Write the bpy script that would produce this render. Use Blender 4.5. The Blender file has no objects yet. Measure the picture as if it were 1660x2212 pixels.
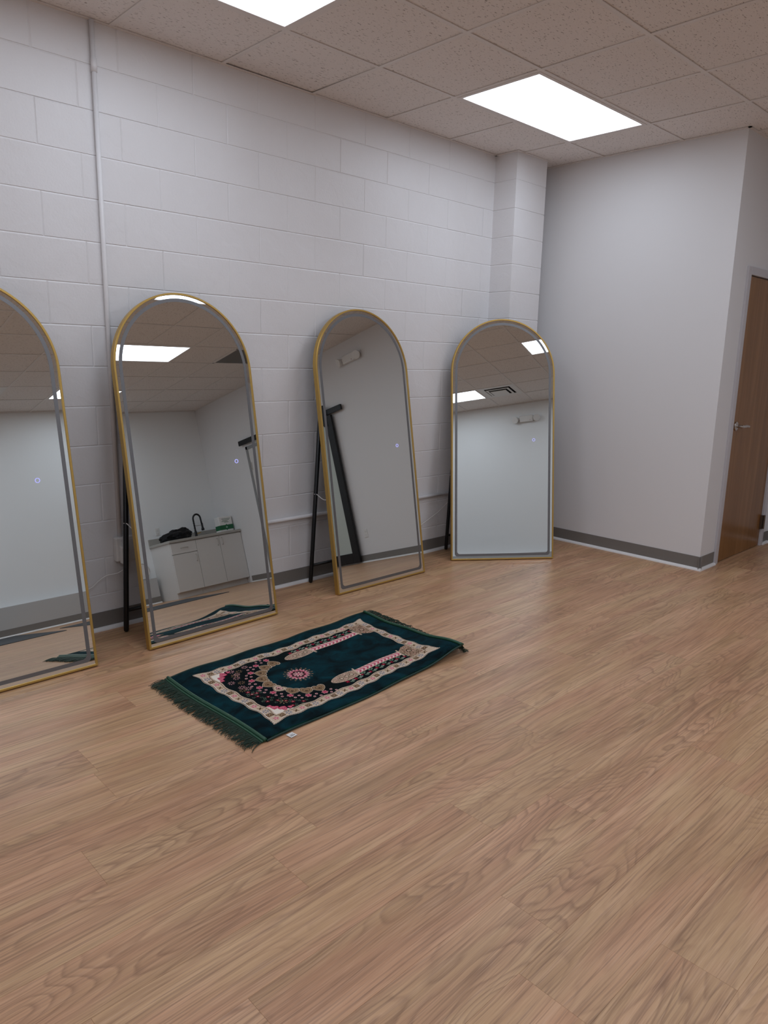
import bpy, bmesh, math, random
import numpy as np
from mathutils import Vector, Matrix

S = bpy.context.scene
COL = S.collection
random.seed(7)
pi = math.pi

# ------------------------------------------------------------------ camera
def look_matrix(loc, yaw, pitch, roll):
    cy, sy, cp, sp = math.cos(yaw), math.sin(yaw), math.cos(pitch), math.sin(pitch)
    F = Vector((cp*cy, cp*sy, sp)); R0 = Vector((sy, -cy, 0)); U0 = R0.cross(F)
    cr, sr = math.cos(roll), math.sin(roll)
    R = cr*R0 + sr*U0; U = -sr*R0 + cr*U0
    m = Matrix.Identity(4)
    for i in range(3):
        m[i][0], m[i][1], m[i][2], m[i][3] = R[i], U[i], -F[i], loc[i]
    return m
cam = bpy.data.cameras.new('camera')
cam.sensor_fit = 'HORIZONTAL'; cam.sensor_width = 36.0; cam.lens = 1562.9/1660*36
cam.clip_start = .05; cam.clip_end = 60
camo = bpy.data.objects.new('camera', cam); COL.objects.link(camo)
camo.matrix_world = look_matrix((-.6023, -3.7372, 1.4662), .805962, -.206097, .0215)
S.camera = camo

# ------------------------------------------------------------------ world, exposure, light level
W = bpy.data.worlds.new('world'); S.world = W; W.use_nodes = True
W.node_tree.nodes['Background'].inputs[0].default_value = (.02, .02, .02, 1)
W.node_tree.nodes['Background'].inputs[1].default_value = 0.0
S.view_settings.view_transform = 'Standard'; S.view_settings.look = 'None'
S.view_settings.gamma = 1; S.view_settings.use_curve_mapping = False
S.view_settings.exposure = 0.0
PANEL = 5.6                              # emission of the ceiling panels
PANEL_COLOR = (.86, .95, 1.08)

# ------------------------------------------------------------------ room numbers
ZC = 3.006; XC = 4.647; YD = -1.636; XR = 6.0; YB = -7.376; XL = -3.2
T = .6129; X0 = 1.0886; Y0 = -.5866      # ceiling grid
def gx(c): return X0 + c*T
def gy(r): return Y0 - r*T

# ------------------------------------------------------------------ material helpers
def mat(name, color=(.8, .8, .8), rough=.5, metal=0., spec=.5):
    m = bpy.data.materials.new(name); m.use_nodes = True
    b = m.node_tree.nodes['Principled BSDF']
    b.inputs['Base Color'].default_value = (*color, 1); b.inputs['Roughness'].default_value = rough
    b.inputs['Metallic'].default_value = metal; b.inputs['Specular IOR Level'].default_value = spec
    return m
class NT:
    def __init__(s, m): s.t = m.node_tree; s.b = s.t.nodes.get('Principled BSDF')
    def n(s, typ, **k):
        o = s.t.nodes.new(typ)
        for a, v in k.items(): setattr(o, a, v)
        return o
    def l(s, a, b): s.t.links.new(a, b)
    def math(s, op, a, b=None, c=None, clamp=False):
        o = s.n('ShaderNodeMath', operation=op, use_clamp=clamp)
        for i, v in enumerate((a, b, c)):
            if v is None: continue
            if isinstance(v, (int, float)): o.inputs[i].default_value = v
            else: s.l(v, o.inputs[i])
        return o.outputs[0]
    def coords(s, scale=(1, 1, 1)):
        c = s.n('ShaderNodeTexCoord'); mp = s.n('ShaderNodeMapping'); mp.inputs['Scale'].default_value = scale
        s.l(c.outputs['Object'], mp.inputs[0]); return mp.outputs[0]
    def noise(s, vec, scale, detail=2, rough=.5, dist=0):
        o = s.n('ShaderNodeTexNoise'); s.l(vec, o.inputs['Vector']); o.inputs['Scale'].default_value = scale
        o.inputs['Detail'].default_value = detail; o.inputs['Roughness'].default_value = rough
        o.inputs['Distortion'].default_value = dist; return o.outputs['Fac']
    def ramp(s, fac, stops):
        o = s.n('ShaderNodeValToRGB'); s.l(fac, o.inputs[0]); cr = o.color_ramp
        while len(cr.elements) < len(stops): cr.elements.new(.5)
        for e, (p, c) in zip(cr.elements, stops):
            e.position = p; e.color = (*c, 1) if len(c) == 3 else c
        return o.outputs[0]
    def mix(s, fac, a, b, blend='MIX'):
        o = s.n('ShaderNodeMix', data_type='RGBA', blend_type=blend)
        for i, v in ((0, fac), (6, a), (7, b)):
            if isinstance(v, (int, float)): o.inputs[i].default_value = v
            elif isinstance(v, tuple): o.inputs[i].default_value = (*v, 1)
            else: s.l(v, o.inputs[i])
        return o.outputs[2]
    def bump(s, h, strength=.3, dist=.01, normal=None):
        o = s.n('ShaderNodeBump'); s.l(h, o.inputs['Height']); o.inputs['Strength'].default_value = strength
        o.inputs['Distance'].default_value = dist
        if normal is not None: s.l(normal, o.inputs['Normal'])
        s.l(o.outputs[0], s.b.inputs['Normal']); return o.outputs[0]

# painted concrete block
M_BLOCK = mat('painted_block', (.80, .785, .79), .42, spec=.4)
k = NT(M_BLOCK); v = k.coords()
n1 = k.noise(v, 9, 3, .6); n2 = k.noise(v, 90, 3, .6)
pit = k.n('ShaderNodeTexVoronoi'); k.l(k.coords((1, 1, 2.2)), pit.inputs['Vector']); pit.inputs['Scale'].default_value = 26
pr = k.math('MULTIPLY', k.ramp(pit.outputs['Distance'], [(0, (0, 0, 0)), (.16, (1, 1, 1))]), .6)
msk = k.ramp(k.noise(v, 5, 2), [(.5, (1, 1, 1)), (.62, (0, 0, 0))])
pits = k.math('MAXIMUM', pr, msk)
h = k.math('ADD', k.math('MULTIPLY', n2, .5), k.math('ADD', k.math('MULTIPLY', n1, .8), k.math('MULTIPLY', pits, .8)))
k.bump(h, .35, .006)
k.l(k.mix(k.ramp(k.noise(v, 2.2, 4), [(.35, (0, 0, 0)), (.75, (1, 1, 1))]), (.81, .795, .80), (.775, .755, .755)), k.b.inputs['Base Color'])
# drywall
M_DRY = mat('white_drywall', (.77, .755, .755), .55, spec=.35)
k = NT(M_DRY); k.bump(k.noise(k.coords(), 220, 2), .06, .002)
M_CEILT = mat('ceiling_tile', (.84, .78, .74), .9, spec=.1)
k = NT(M_CEILT)
fis = k.noise(k.coords((.45, 1.3, 1)), 118, 0, .4, .5)
fm = k.ramp(fis, [(.70, (0, 0, 0)), (.76, (1, 1, 1))])
pin = k.ramp(k.noise(k.coords(), 260, 1), [(.66, (0, 0, 0)), (.72, (1, 1, 1))])
tone = k.mix(k.noise(k.coords(), 1.3, 1), (.825, .775, .74), (.87, .81, .775))
k.l(k.mix(k.math('MULTIPLY', k.math('MAXIMUM', fm, k.math('MULTIPLY', pin, .35)), .60), tone, (.20, .14, .12)), k.b.inputs['Base Color'])
k.bump(k.math('SUBTRACT', 1.0, fm), .5, .003)
M_GRID = mat('grid_metal', (.80, .75, .72), .5, spec=.3)
NT(M_GRID).bump(NT(M_GRID).noise(NT(M_GRID).coords(), 30), .05, .001)
M_DRY_LIT = mat('white_drywall_lit', (.87, .88, .885), .5, spec=.35)  # drywall white made lighter, standing in for stronger light on the front wall
M_RUBBER = mat('grey_rubber_base', (.20, .185, .17), .5)
M_WHITE = mat('white_trim_paint', (.80, .78, .77), .4)
M_STEEL = mat('grey_painted_steel', (.56, .54, .56), .38, spec=.5)
M_PLASTIC = mat('white_plastic', (.78, .76, .74), .35)
M_BLACKM = mat('black_metal', (.012, .012, .013), .38, .3)
M_BLACKR = mat('black_rubber', (.01, .01, .01), .6)
M_DARK = mat('dark_void', (.02, .018, .016), .9)
M_GOLD = mat('brushed_gold', (.54, .35, .10), .4, .75)
k = NT(M_GOLD); k.bump(k.noise(k.coords((60, 60, 1)), 12, 2), .04, .001)
M_MIRROR = mat('mirror_glass', (.78, .815, .80), .0, 1.0)
M_FROST = mat('frosted_band', (.20, .20, .205), .42, .75)
M_NICKEL = mat('satin_nickel', (.55, .52, .49), .3, 1.0)
M_LAM = mat('counter_laminate', (.42, .40, .36), .35)
k = NT(M_LAM); k.l(k.mix(k.noise(k.coords(), 60, 3), (.38, .36, .33), (.47, .45, .41)), k.b.inputs['Base Color'])
M_CAB = mat('white_cabinet', (.72, .70, .68), .4)
M_LEDGE = mat('light_grey_ledge', (.50, .49, .485), .5)  # one even grey, darker than the wall above the ledge
M_MAT = mat('dark_grey_mat', (.06, .062, .066), .85)
k = NT(M_MAT); k.bump(k.noise(k.coords(), 300, 2), .4, .003)
M_BAG = mat('black_plastic_bag', (.003, .003, .004), .5, spec=.25)
k = NT(M_BAG); k.bump(k.noise(k.coords(), 18, 4, .6, 1.0), .6, .02)
M_FGLASS = mat('frosted_glass', (.50, .54, .50), .35)
M_GREEN = mat('green_print', (.01, .12, .045), .5)

def emis(name, color, strength):
    m = bpy.data.materials.new(name); m.use_nodes = True; t = m.node_tree; t.nodes.clear()
    e = t.nodes.new('ShaderNodeEmission'); o = t.nodes.new('ShaderNodeOutputMaterial')
    e.inputs[0].default_value = (*color, 1); e.inputs[1].default_value = strength
    t.links.new(e.outputs[0], o.inputs[0]); return m
# lens of the troffers: brighter over each tube, a soft sag in between
M_LENS = emis('lit_diffuser', PANEL_COLOR, PANEL)
k = NT(M_LENS)
tc = k.n('ShaderNodeTexCoord'); sx = k.n('ShaderNodeSeparateXYZ'); k.l(tc.outputs['Object'], sx.inputs[0])
wob = k.noise(tc.outputs['Object'], 3, 2)
ph = k.math('ADD', k.math('MULTIPLY', sx.outputs[1], 2*pi/.142), k.math('MULTIPLY', wob, 1.4))
st = k.math('ADD', k.math('MULTIPLY', k.math('SINE', ph), .12*PANEL), PANEL)
k.l(st, [n for n in k.t.nodes if n.type == 'EMISSION'][0].inputs[1])
M_RING = emis('touch_ring_light', (.46, .46, 1.0), 1.0)

# vinyl plank floor
M_FLOOR = mat('oak_vinyl_plank', (.5, .34, .24), .4, spec=.45)
k = NT(M_FLOOR)
at = k.n('ShaderNodeAttribute', attribute_name='seed')
tc = k.n('ShaderNodeTexCoord')
off = k.n('ShaderNodeVectorMath', operation='MULTIPLY_ADD')
sp_ = k.n('ShaderNodeSeparateXYZ'); k.l(tc.outputs['Object'], sp_.inputs[0])
cb = k.n('ShaderNodeCombineXYZ'); k.l(at.outputs['Fac'], cb.inputs[0]); k.l(at.outputs['Fac'], cb.inputs[1]); k.l(at.outputs['Fac'], cb.inputs[2])
k.l(cb.outputs[0], off.inputs[0]); off.inputs[1].default_value = (37.3, 11.9, 5.1); k.l(tc.outputs['Object'], off.inputs[2])
def scaled(vec, s3):
    o = k.n('ShaderNodeVectorMath', operation='MULTIPLY'); k.l(vec, o.inputs[0]); o.inputs[1].default_value = s3; return o.outputs[0]
vec = off.outputs[0]
fld = k.noise(scaled(vec, (1.05, 4.8, 1)), 1.0, 2.0, .45, .3)           # slow field whose contour lines make the cathedrals
wig = k.noise(scaled(vec, (5, 30, 1)), 1.0, 2.0, .5)
rings = k.math('ADD', k.math('MULTIPLY', fld, 24.0), k.math('MULTIPLY', wig, 1.0))
fr = k.math('FRACT', rings)
line = k.ramp(fr, [(0, (.0, .0, .0)), (.55, (.25, .25, .25)), (.84, (1, 1, 1)), (1, (0, 0, 0))])
vis = k.ramp(k.noise(scaled(vec, (.8, 3.0, 1)), 1.3, 2), [(.43, (.10, .10, .10)), (.59, (1, 1, 1))])
wv = k.n('ShaderNodeVectorMath', operation='ADD'); k.l(vec, wv.inputs[0])
wc = k.n('ShaderNodeCombineXYZ'); k.l(k.math('MULTIPLY', k.noise(scaled(vec, (.9, 2.2, 1)), 1.0, 1), .10), wc.inputs[1]); k.l(wc.outputs[0], wv.inputs[1])
vw = wv.outputs[0]
fine = k.noise(scaled(vw, (3.2, 150, 1)), 1.0, 3, .62)
med = k.noise(scaled(vw, (1.3, 46, 1)), 1.0, 3, .6)
fine2 = k.noise(scaled(vw, (9, 380, 1)), 1.0, 2, .6)
tonev = k.noise(scaled(vec, (.8, 5.0, 1)), 1.7, 3, .55)
base = k.ramp(tonev, [(.28, (.445, .245, .130)), (.5, (.535, .308, .170)), (.72, (.640, .392, .228))])
hue = k.ramp(k.noise(scaled(vec, (1.1, 6, 1)), 1.3, 2), [(.4, (1.02, .965, .98)), (.6, (.98, 1.02, .97))])
base = k.mix(1.0, base, hue, 'MULTIPLY')
g1 = k.mix(k.math('MULTIPLY', k.math('MULTIPLY', line, vis), .55), base, (.215, .105, .055))
g1 = k.mix(k.ramp(med, [(.50, (0, 0, 0)), (.74, (.40, .40, .40))]), g1, (.235, .115, .062))
g1 = k.mix(k.ramp(med, [(.28, (.30, .30, .30)), (.44, (0, 0, 0))]), g1, (.70, .44, .28))
g2 = k.mix(k.ramp(fine, [(.48, (0, 0, 0)), (.66, (.55, .55, .55))]), g1, (.20, .105, .058))
g3 = k.mix(k.ramp(fine2, [(.5, (0, 0, 0)), (.72, (.30, .30, .30))]), g2, (.70, .46, .31))
kn = k.n('ShaderNodeTexVoronoi'); k.l(scaled(vec, (1.1, 2.4, 1)), kn.inputs['Vector']); kn.inputs['Scale'].default_value = 1.25
g3 = k.mix(k.ramp(kn.outputs['Distance'], [(.008, (.6, .6, .6)), (.05, (0, 0, 0))]), g3, (.16, .075, .04))
hs = k.n('ShaderNodeHueSaturation'); k.l(g3, hs.inputs['Color'])
sd = k.math('MULTIPLY_ADD', k.math('FRACT', k.math('MULTIPLY', at.outputs['Fac'], 91.7)), .09, .985)
k.l(sd, hs.inputs['Value'])
k.l(hs.outputs[0], k.b.inputs['Base Color'])
k.l(k.math('MULTIPLY_ADD', fine, .12, .34), k.b.inputs['Roughness'])
k.bump(k.math('ADD', fine, k.math('MULTIPLY', line, -.3)), .12, .0012)

# door veneer
M_VENEER = mat('maple_veneer', (.4, .22, .1), .24, spec=.32)
k = NT(M_VENEER); v = k.coords((9, 9, .55))
k.l(k.ramp(k.noise(v, 1.6, 4, .55, .6), [(.3, (.205, .088, .024)), (.55, (.26, .118, .036)), (.8, (.32, .155, .052))]), k.b.inputs['Base Color'])
M_PILE = mat('rug_pile', (.01, .05, .05), .9, spec=.08)
M_SATIN = mat('green_satin_hem', (.012, .07, .035), .38, spec=.5)
M_FRINGE = mat('dark_green_fringe', (.008, .028, .014), .6)

# ------------------------------------------------------------------ mesh helpers
def obj(name, bm, m, parent=None, smooth=False, bevel=0, seg=2):
    me = bpy.data.meshes.new(name)
    bmesh.ops.recalc_face_normals(bm, faces=bm.faces)
    bm.to_mesh(me); bm.free()
    for mm in (m if isinstance(m, (list, tuple)) else [m]): me.materials.append(mm)
    if smooth:
        for p in me.polygons: p.use_smooth = True
    o = bpy.data.objects.new(name, me); COL.objects.link(o)
    if parent: o.parent = parent
    if bevel:
        b = o.modifiers.new('bevel', 'BEVEL'); b.width = bevel; b.segments = seg; b.limit_method = 'ANGLE'
        b.angle_limit = math.radians(40)
    return o
def box(bm, a, b, mi=0):
    x0, y0, z0 = a; x1, y1, z1 = b
    vs = [bm.verts.new(p) for p in ((x0,y0,z0),(x1,y0,z0),(x1,y1,z0),(x0,y1,z0),(x0,y0,z1),(x1,y0,z1),(x1,y1,z1),(x0,y1,z1))]
    for f in ((0,3,2,1),(4,5,6,7),(0,1,5,4),(1,2,6,5),(2,3,7,6),(3,0,4,7)):
        bm.faces.new([vs[i] for i in f]).material_index = mi
def tube(bm, pts, r, n=10, cap=True, closed=False):
    pts = [Vector(p) for p in pts]; rings = []; N = len(pts)
    rr = r if isinstance(r, (list, tuple)) else [r]*N
    prev = None
    for i, p in enumerate(pts):
        if closed: d = pts[(i+1) % N] - pts[i-1]
        else: d = pts[min(i+1, N-1)] - pts[max(i-1, 0)]
        d.normalize()
        if prev is None:
            a = Vector((0, 0, 1)) if abs(d.z) < .9 else Vector((1, 0, 0)); u = d.cross(a).normalized()
        else:
            u = (prev - d*prev.dot(d)).normalized()
        prev = u; w = d.cross(u)
        rings.append([bm.verts.new(p + rr[i]*(math.cos(2*pi*j/n)*u + math.sin(2*pi*j/n)*w)) for j in range(n)])
    M = N if closed else N-1
    for i in range(M):
        A, B = rings[i], rings[(i+1) % N]
        for j in range(n): bm.faces.new((A[j], A[(j+1) % n], B[(j+1) % n], B[j]))
    if cap and not closed:
        bm.faces.new(rings[0][::-1]); bm.faces.new(rings[-1])
def lathe(bm, prof, c, axis, n=24):
    axis = Vector(axis).normalized(); a = Vector((0, 0, 1)) if abs(axis.z) < .9 else Vector((1, 0, 0))
    u = axis.cross(a).normalized(); w = axis.cross(u); c = Vector(c); rings = []
    for r, h in prof:
        rings.append([bm.verts.new(c + axis*h + r*(math.cos(2*pi*j/n)*u + math.sin(2*pi*j/n)*w)) for j in range(n)])
    for A, B in zip(rings, rings[1:]):
        for j in range(n): bm.faces.new((A[j], A[(j+1) % n], B[(j+1) % n], B[j]))
    bm.faces.new(rings[0][::-1]); bm.faces.new(rings[-1])
def spline(pts, n=8):
    P = [Vector(p) for p in pts]; P = [2*P[0]-P[1]] + P + [2*P[-1]-P[-2]]; out = []
    for i in range(1, len(P)-2):
        for j in range(n):
            t = j/n; a, b, c, d = P[i-1:i+3]
            out.append(.5*((2*b) + (c-a)*t + (2*a-5*b+4*c-d)*t*t + (3*b-a-3*c+d)*t**3))
    out.append(P[-2]); return out
def tag(o, label=None, cat=None, group=None, kind=None):
    if label: o['label'] = label
    if cat: o['category'] = cat
    if group: o['group'] = group
    if kind: o['kind'] = kind
    return o
def thing(name, label, cat, loc=(0, 0, 0), rz=0, group=None):
    o = bpy.data.objects.new(name, None); COL.objects.link(o); o.location = loc; o.rotation_euler = (0, 0, rz)
    return tag(o, label, cat, group)
def struct(name, bm, m, label, cat, **kw):
    return tag(obj(name, bm, m, **kw), label, cat, kind='structure')
def copy_tree(o, parent=None):
    c = o.copy(); COL.objects.link(c)
    if parent: c.parent = parent
    for ch in list(o.children): copy_tree(ch, c)
    return c

# ------------------------------------------------------------------ floor: planks laid along x
PW = .1935; PL = 1.2192; FY = -2.314
rowx = {0: 1.10, -4: 1.05, -3: .70, 3: .085, 2: .685, 1: 1.72, 4: .76, -1: 1.39, -2: 2.1, -5: .45, 5: 1.5, 6: .3, 7: 1.0, 8: .62, 9: 1.3}
bm = bmesh.new(); seeds = []
fl = bm.faces.layers.float.new('seed')
r0 = math.floor((YB-.3-FY)/PW); r1 = math.ceil((.2-FY)/PW)
rnd = random.Random(3)
for r in range(r0, r1+1):
    # row r spans y from FY+(r-1)*PW to FY+r*PW
    ya, yb = FY+(r-1)*PW, FY+r*PW
    xs = rowx.get(r, rnd.random()*PL)
    kx = math.floor((XL-.2-xs)/PL)
    while xs+kx*PL < XR+.4:
        xa, xb = xs+kx*PL, xs+(kx+1)*PL; g = .0004; zb = -.003
        sv = rnd.random()
        q = [bm.verts.new(p) for p in ((xa+g, ya+g, 0), (xb-g, ya+g, 0), (xb-g, yb-g, 0), (xa+g, yb-g, 0))]
        f = bm.faces.new(q); f[fl] = sv
        w_ = [bm.verts.new(p) for p in ((xa, ya, zb*.3), (xb, ya, zb*.3), (xb, yb, zb*.3), (xa, yb, zb*.3))]
        for i in range(4):
            f = bm.faces.new((w_[i], w_[(i+1) % 4], q[(i+1) % 4], q[i])); f[fl] = sv
        kx += 1
box(bm, (XL-.3, YB-.3, -.08), (XR+.6, .3, -.003))
floor = struct('floor', bm, M_FLOOR, 'light oak vinyl plank floor of the whole room', 'floor')

# ------------------------------------------------------------------ block walls with raked joints
CH = .2011; BL = .4064
def block_face(bm, x0, x1, z1, off_odd, off_even, P, skip_v=False):
    """blocks on a plane; P(u, z, d) gives the 3D point, d = distance out of the wall"""
    n = 0; rr = random.Random(11)
    while n*CH < z1:
        za, zb = n*CH, min((n+1)*CH, z1); off = off_odd if n % 2 else off_even
        edges = [x0]
        if not skip_v:
            e = off + math.floor((x0-off)/BL)*BL
            while e < x1:
                if e > x0+.03 and e < x1-.03: edges.append(e)
                e += BL
        edges.append(x1)
        for a, b in zip(edges, edges[1:]):
            jz = .0016; jb = .0075; jv = .0030*rr.random()+.0012; sl = .003; dep = .0022+.0012*rr.random()
            la = 0 if a == x0 else jv; lb = 0 if b == x1 else jv
            o4 = [(a, za), (b, za), (b, zb), (a, zb)]
            i4 = [(a+la+(sl if la else 0), za+jz+rr.uniform(0, .001)), (b-lb-(sl if lb else 0), za+jz+rr.uniform(0, .001)),
                  (b-lb-(sl if lb else 0), zb-jb), (a+la+(sl if la else 0), zb-jb)]
            O = [bm.verts.new(P(u, z, -dep if (i in (0, 1, 2, 3)) else 0)) for i, (u, z) in enumerate(o4)]
            I = [bm.verts.new(P(u, z, 0)) for u, z in i4]
            bm.faces.new(I)
            # flat bottom of the joint, then the sloping edge
            for i in range(4):
                if (i == 3 and not la) or (i == 1 and not lb): continue
                bm.faces.new((O[i], O[(i+1) % 4], I[(i+1) % 4], I[i]))
        n += 1
bm = bmesh.new()
block_face(bm, XL-.1, XR+.1, ZC+.1, .915, .715, lambda u, z, d: (u, -d, z))
box(bm, (XL-.1, .006, -.05), (XR+.1, .2, ZC+.12))
wn = struct('wall_left', bm, M_BLOCK, 'white painted concrete block wall running behind the mirrors', 'wall')
# pilaster
PX0, PX1, PD = 4.084, 4.467, .204
bm = bmesh.new()
block_face(bm, PX0, PX1, ZC+.1, 0, 0, lambda u, z, d: (u, -PD-d, z), skip_v=True)
block_face(bm, 0, PD, ZC+.1, 0, 0, lambda u, z, d: (PX0-d, -u, z), skip_v=True)
block_face(bm, 0, PD, ZC+.1, 0, 0, lambda u, z, d: (PX1+d, -u, z), skip_v=True)
box(bm, (PX0+.006, -PD+.006, 0), (PX1-.006, 0, ZC+.1))
struct('wall_pilaster', bm, M_BLOCK, 'white block pilaster in the corner behind the rightmost mirror', 'pilaster')

# ------------------------------------------------------------------ plain walls
def wallbox(name, a, b, label, m=M_DRY):
    bm = bmesh.new(); box(bm, a, b); return struct(name, bm, m, label, 'wall')
wallbox('wall_back', (XC, YD, -.05), (XC+.12, 0, ZC+.1), 'smooth white drywall beside the block pilaster, ending in an outside corner')
DX0, DX1, DZ = 4.90, 5.862, 2.155        # rough opening
bm = bmesh.new()
box(bm, (XC+.12, YD, -.05), (DX0, YD+.12, ZC+.1)); box(bm, (DX1, YD, -.05), (XR, YD+.12, ZC+.1)); box(bm, (DX0, YD, DZ), (DX1, YD+.12, ZC+.1))
struct('wall_right', bm, M_DRY, 'narrow white drywall around the wooden door', 'wall')
wallbox('wall_far_right', (XR, YB-.1, -.05), (XR+.12, YD+.12, ZC+.1), 'white drywall with the sliding door, seen in the mirrors')
wallbox('wall_front', (XL-.1, YB-.12, -.05), (XR+.12, YB, ZC+.1), 'white drywall behind the camera, seen in the mirrors', M_DRY_LIT)
wallbox('wall_west', (XL-.12, YB-.1, -.05), (XL, .2, ZC+.1), 'white drywall at the left end of the room')
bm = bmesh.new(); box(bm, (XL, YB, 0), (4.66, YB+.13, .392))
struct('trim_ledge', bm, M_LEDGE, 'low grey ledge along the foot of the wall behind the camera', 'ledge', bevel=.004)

# ------------------------------------------------------------------ ceiling
LIGHTS = [(c, r) for c in (-5, -1, 3) for r in (0, 3, 6, 9)]
VENTS = [(1, 9), (6, 6)]
busy = set()
for c, r in LIGHTS: busy |= {(c, r), (c+1, r)}
busy |= set(VENTS)
bm = bmesh.new(); rr = random.Random(5)
c0 = math.floor((XL-X0)/T); c1 = math.ceil((XR-X0)/T)
xlim = lambda x: min(max(x, XL), XR)
ylim = lambda y: min(max(y, YB), 0)
rows = list(range(-1, 12))
for c in range(c0, c1):
    for r in rows:
        if (c, r) in busy: continue
        xa, xb = xlim(gx(c)), xlim(gx(c+1)); yb, ya = ylim(gy(r)), ylim(gy(r+1))
        if xb-xa < .02 or yb-ya < .02: continue
        g = .002; z = ZC+.003; dz = [rr.uniform(0, .0012) for _ in range(4)]
        if (c, r) == (1, -1): dz = [0, 0, .004, .006]
        q = [(xa+g, ya+g), (xb-g, ya+g), (xb-g, yb-g), (xa+g, yb-g)]
        L = [bm.verts.new((x, y, z+d)) for (x, y), d in zip(q, dz)]
        U = [bm.verts.new((x, y, z+.016)) for x, y in q]
        bm.faces.new(L[::-1]); bm.faces.new(U)
        for i in range(4): bm.faces.new((L[i], L[(i+1) % 4], U[(i+1) % 4], U[i]))
ceil = struct('ceiling', bm, M_CEILT, 'suspended ceiling of square fissured acoustic tiles', 'ceiling')
bm = bmesh.new(); HW = .012
for c in range(c0, c1+1):
    x = gx(c)
    if not XL < x < XR: continue
    for r in rows:
        if (c-1, r) in LIGHTS: continue
        ya, yb = ylim(gy(r+1)), ylim(gy(r))
        if yb-ya > .01: box(bm, (x-HW, ya, ZC-.001), (x+HW, yb, ZC+.0025))
for r in range(0, 12):
    y = gy(r)
    if YB < y < 0: box(bm, (XL, y-HW, ZC-.0014), (XR, y+HW, ZC+.0022))
LW = .02
box(bm, (XL, -LW, ZC-.002), (PX0, 0, ZC+.002)); box(bm, (XC-LW, YD-LW, ZC-.002), (XC, 0, ZC+.002)); box(bm, (XC-LW, YD-LW, ZC-.002), (XR, YD, ZC+.002))
box(bm, (PX0-LW, -PD-LW, ZC-.002), (PX1, -PD, ZC+.002)); box(bm, (PX0-LW, -PD, ZC-.002), (PX0, 0, ZC+.002))
box(bm, (XL, YB, ZC-.002), (XR, YB+LW, ZC+.002)); box(bm, (XR-LW, YB, ZC-.002), (XR, YD, ZC+.002)); box(bm, (XL, YB, ZC-.002), (XL+LW, 0, ZC+.002))
obj('suspension_grid', bm, M_GRID, ceil)
bm = bmesh.new(); box(bm, (XL-.1, YB-.1, ZC+.09), (XR+.1, .2, ZC+.12)); obj('plenum_deck', bm, M_DARK, ceil)

# ceiling lights
def make_light():
    t = thing('ceiling_light', '', 'ceiling light')
    w, h = 2*T, T; f = .024
    bm = bmesh.new()
    for a, b in (((HW, -h+HW), (w-HW, -h+HW+f)), ((HW, -HW-f), (w-HW, -HW)), ((HW, -h+HW+f), (HW+f, -HW-f)), ((w-HW-f, -h+HW+f), (w-HW, -HW-f))):
        box(bm, (a[0], a[1], -.0045), (b[0], b[1], .012))
    obj('frame', bm, M_GRID, t, bevel=.002)
    bm = bmesh.new(); e = HW+f-.003
    n = 12
    g_ = [[bm.verts.new((e+(w-2*e)*i/n, -e-(h-2*e)*j/n, .006-.005*math.sin(pi*i/n)*math.sin(pi*j/n))) for j in range(n+1)] for i in range(n+1)]
    for i in range(n):
        for j in range(n): bm.faces.new((g_[i][j], g_[i+1][j], g_[i+1][j+1], g_[i][j+1]))
    obj('diffuser', bm, M_LENS, t, smooth=True)
    bm = bmesh.new(); box(bm, (HW, -h+HW, .03), (w-HW, -HW, .08)); obj('housing', bm, M_GRID, t)
    return t
light0 = make_light()
LLAB = {(-1, 0): 'bright ceiling panel cut off by the top edge of the photo',
        (3, 0): 'bright fluorescent ceiling panel near the pilaster corner, whole in view',
        (3, 3): 'ceiling panel in the second row, its end seen at the top of the second mirror',
        (3, 6): 'ceiling panel in the third row, seen large in the second and rightmost mirrors',
        (-1, 9): 'far ceiling panel beside the square vent in the rightmost mirror',
        (3, 9): 'far ceiling panel, a small bright corner at the left of the second mirror',
        (-1, 3): 'ceiling panel in the second row, left of the camera',
        (-1, 6): 'ceiling panel in the third row, behind the camera'}
for i, (c, r) in enumerate(LIGHTS):
    o = light0 if i == 0 else copy_tree(light0)
    o.location = (gx(c), gy(r), ZC)
    o['group'] = 'fluorescent panels in the ceiling'
    o['label'] = LLAB.get((c, r), 'lit ceiling panel at the left end of the room, %s the block wall' % {0: 'nearest', 3: 'second from', 6: 'third from', 9: 'farthest from'}[r])
def vent(c, r, label, square=True):
    t = thing('ceiling_vent', label, 'vent', (gx(c)+T/2, gy(r)-T/2, ZC))
    H = T/2-HW
    if square:
        bm = bmesh.new()
        for kk, (s, z) in enumerate(((H, -.002), (.19, -.016), (.13, -.03))):
            i_ = (.215, .155, .0)[kk]
            if i_:
                for a, b in (((-s, -s), (s, -i_)), ((-s, i_), (s, s)), ((-s, -i_), (-i_, i_)), ((i_, -i_), (s, i_))):
                    box(bm, (a[0], a[1], z), (b[0], b[1], z+.006))
            else: box(bm, (-s, -s, z), (s, s, z+.006))
        obj('louvre', bm, M_PLASTIC, t, bevel=.002)
        bm = bmesh.new(); box(bm, (-.225, -.225, .03), (.225, .225, .07)); obj('duct', bm, M_DARK, t)
    else:
        bm = bmesh.new(); box(bm, (-H, -H, .002), (H, H, .006)); obj('grille', bm, mat('perforated_grey', (.17, .165, .16), .7), t)
        bm = bmesh.new()
        for a, b in (((-H, -H), (H, -H+.025)), ((-H, H-.025), (H, H)), ((-H, -H), (-H+.025, H)), ((H-.025, -H), (H, H))):
            box(bm, (a[0], a[1], -.003), (b[0], b[1], .003))
        obj('frame', bm, M_GRID, t)
vent(1, 9, 'square stepped ceiling diffuser seen in the rightmost mirror')
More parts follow.
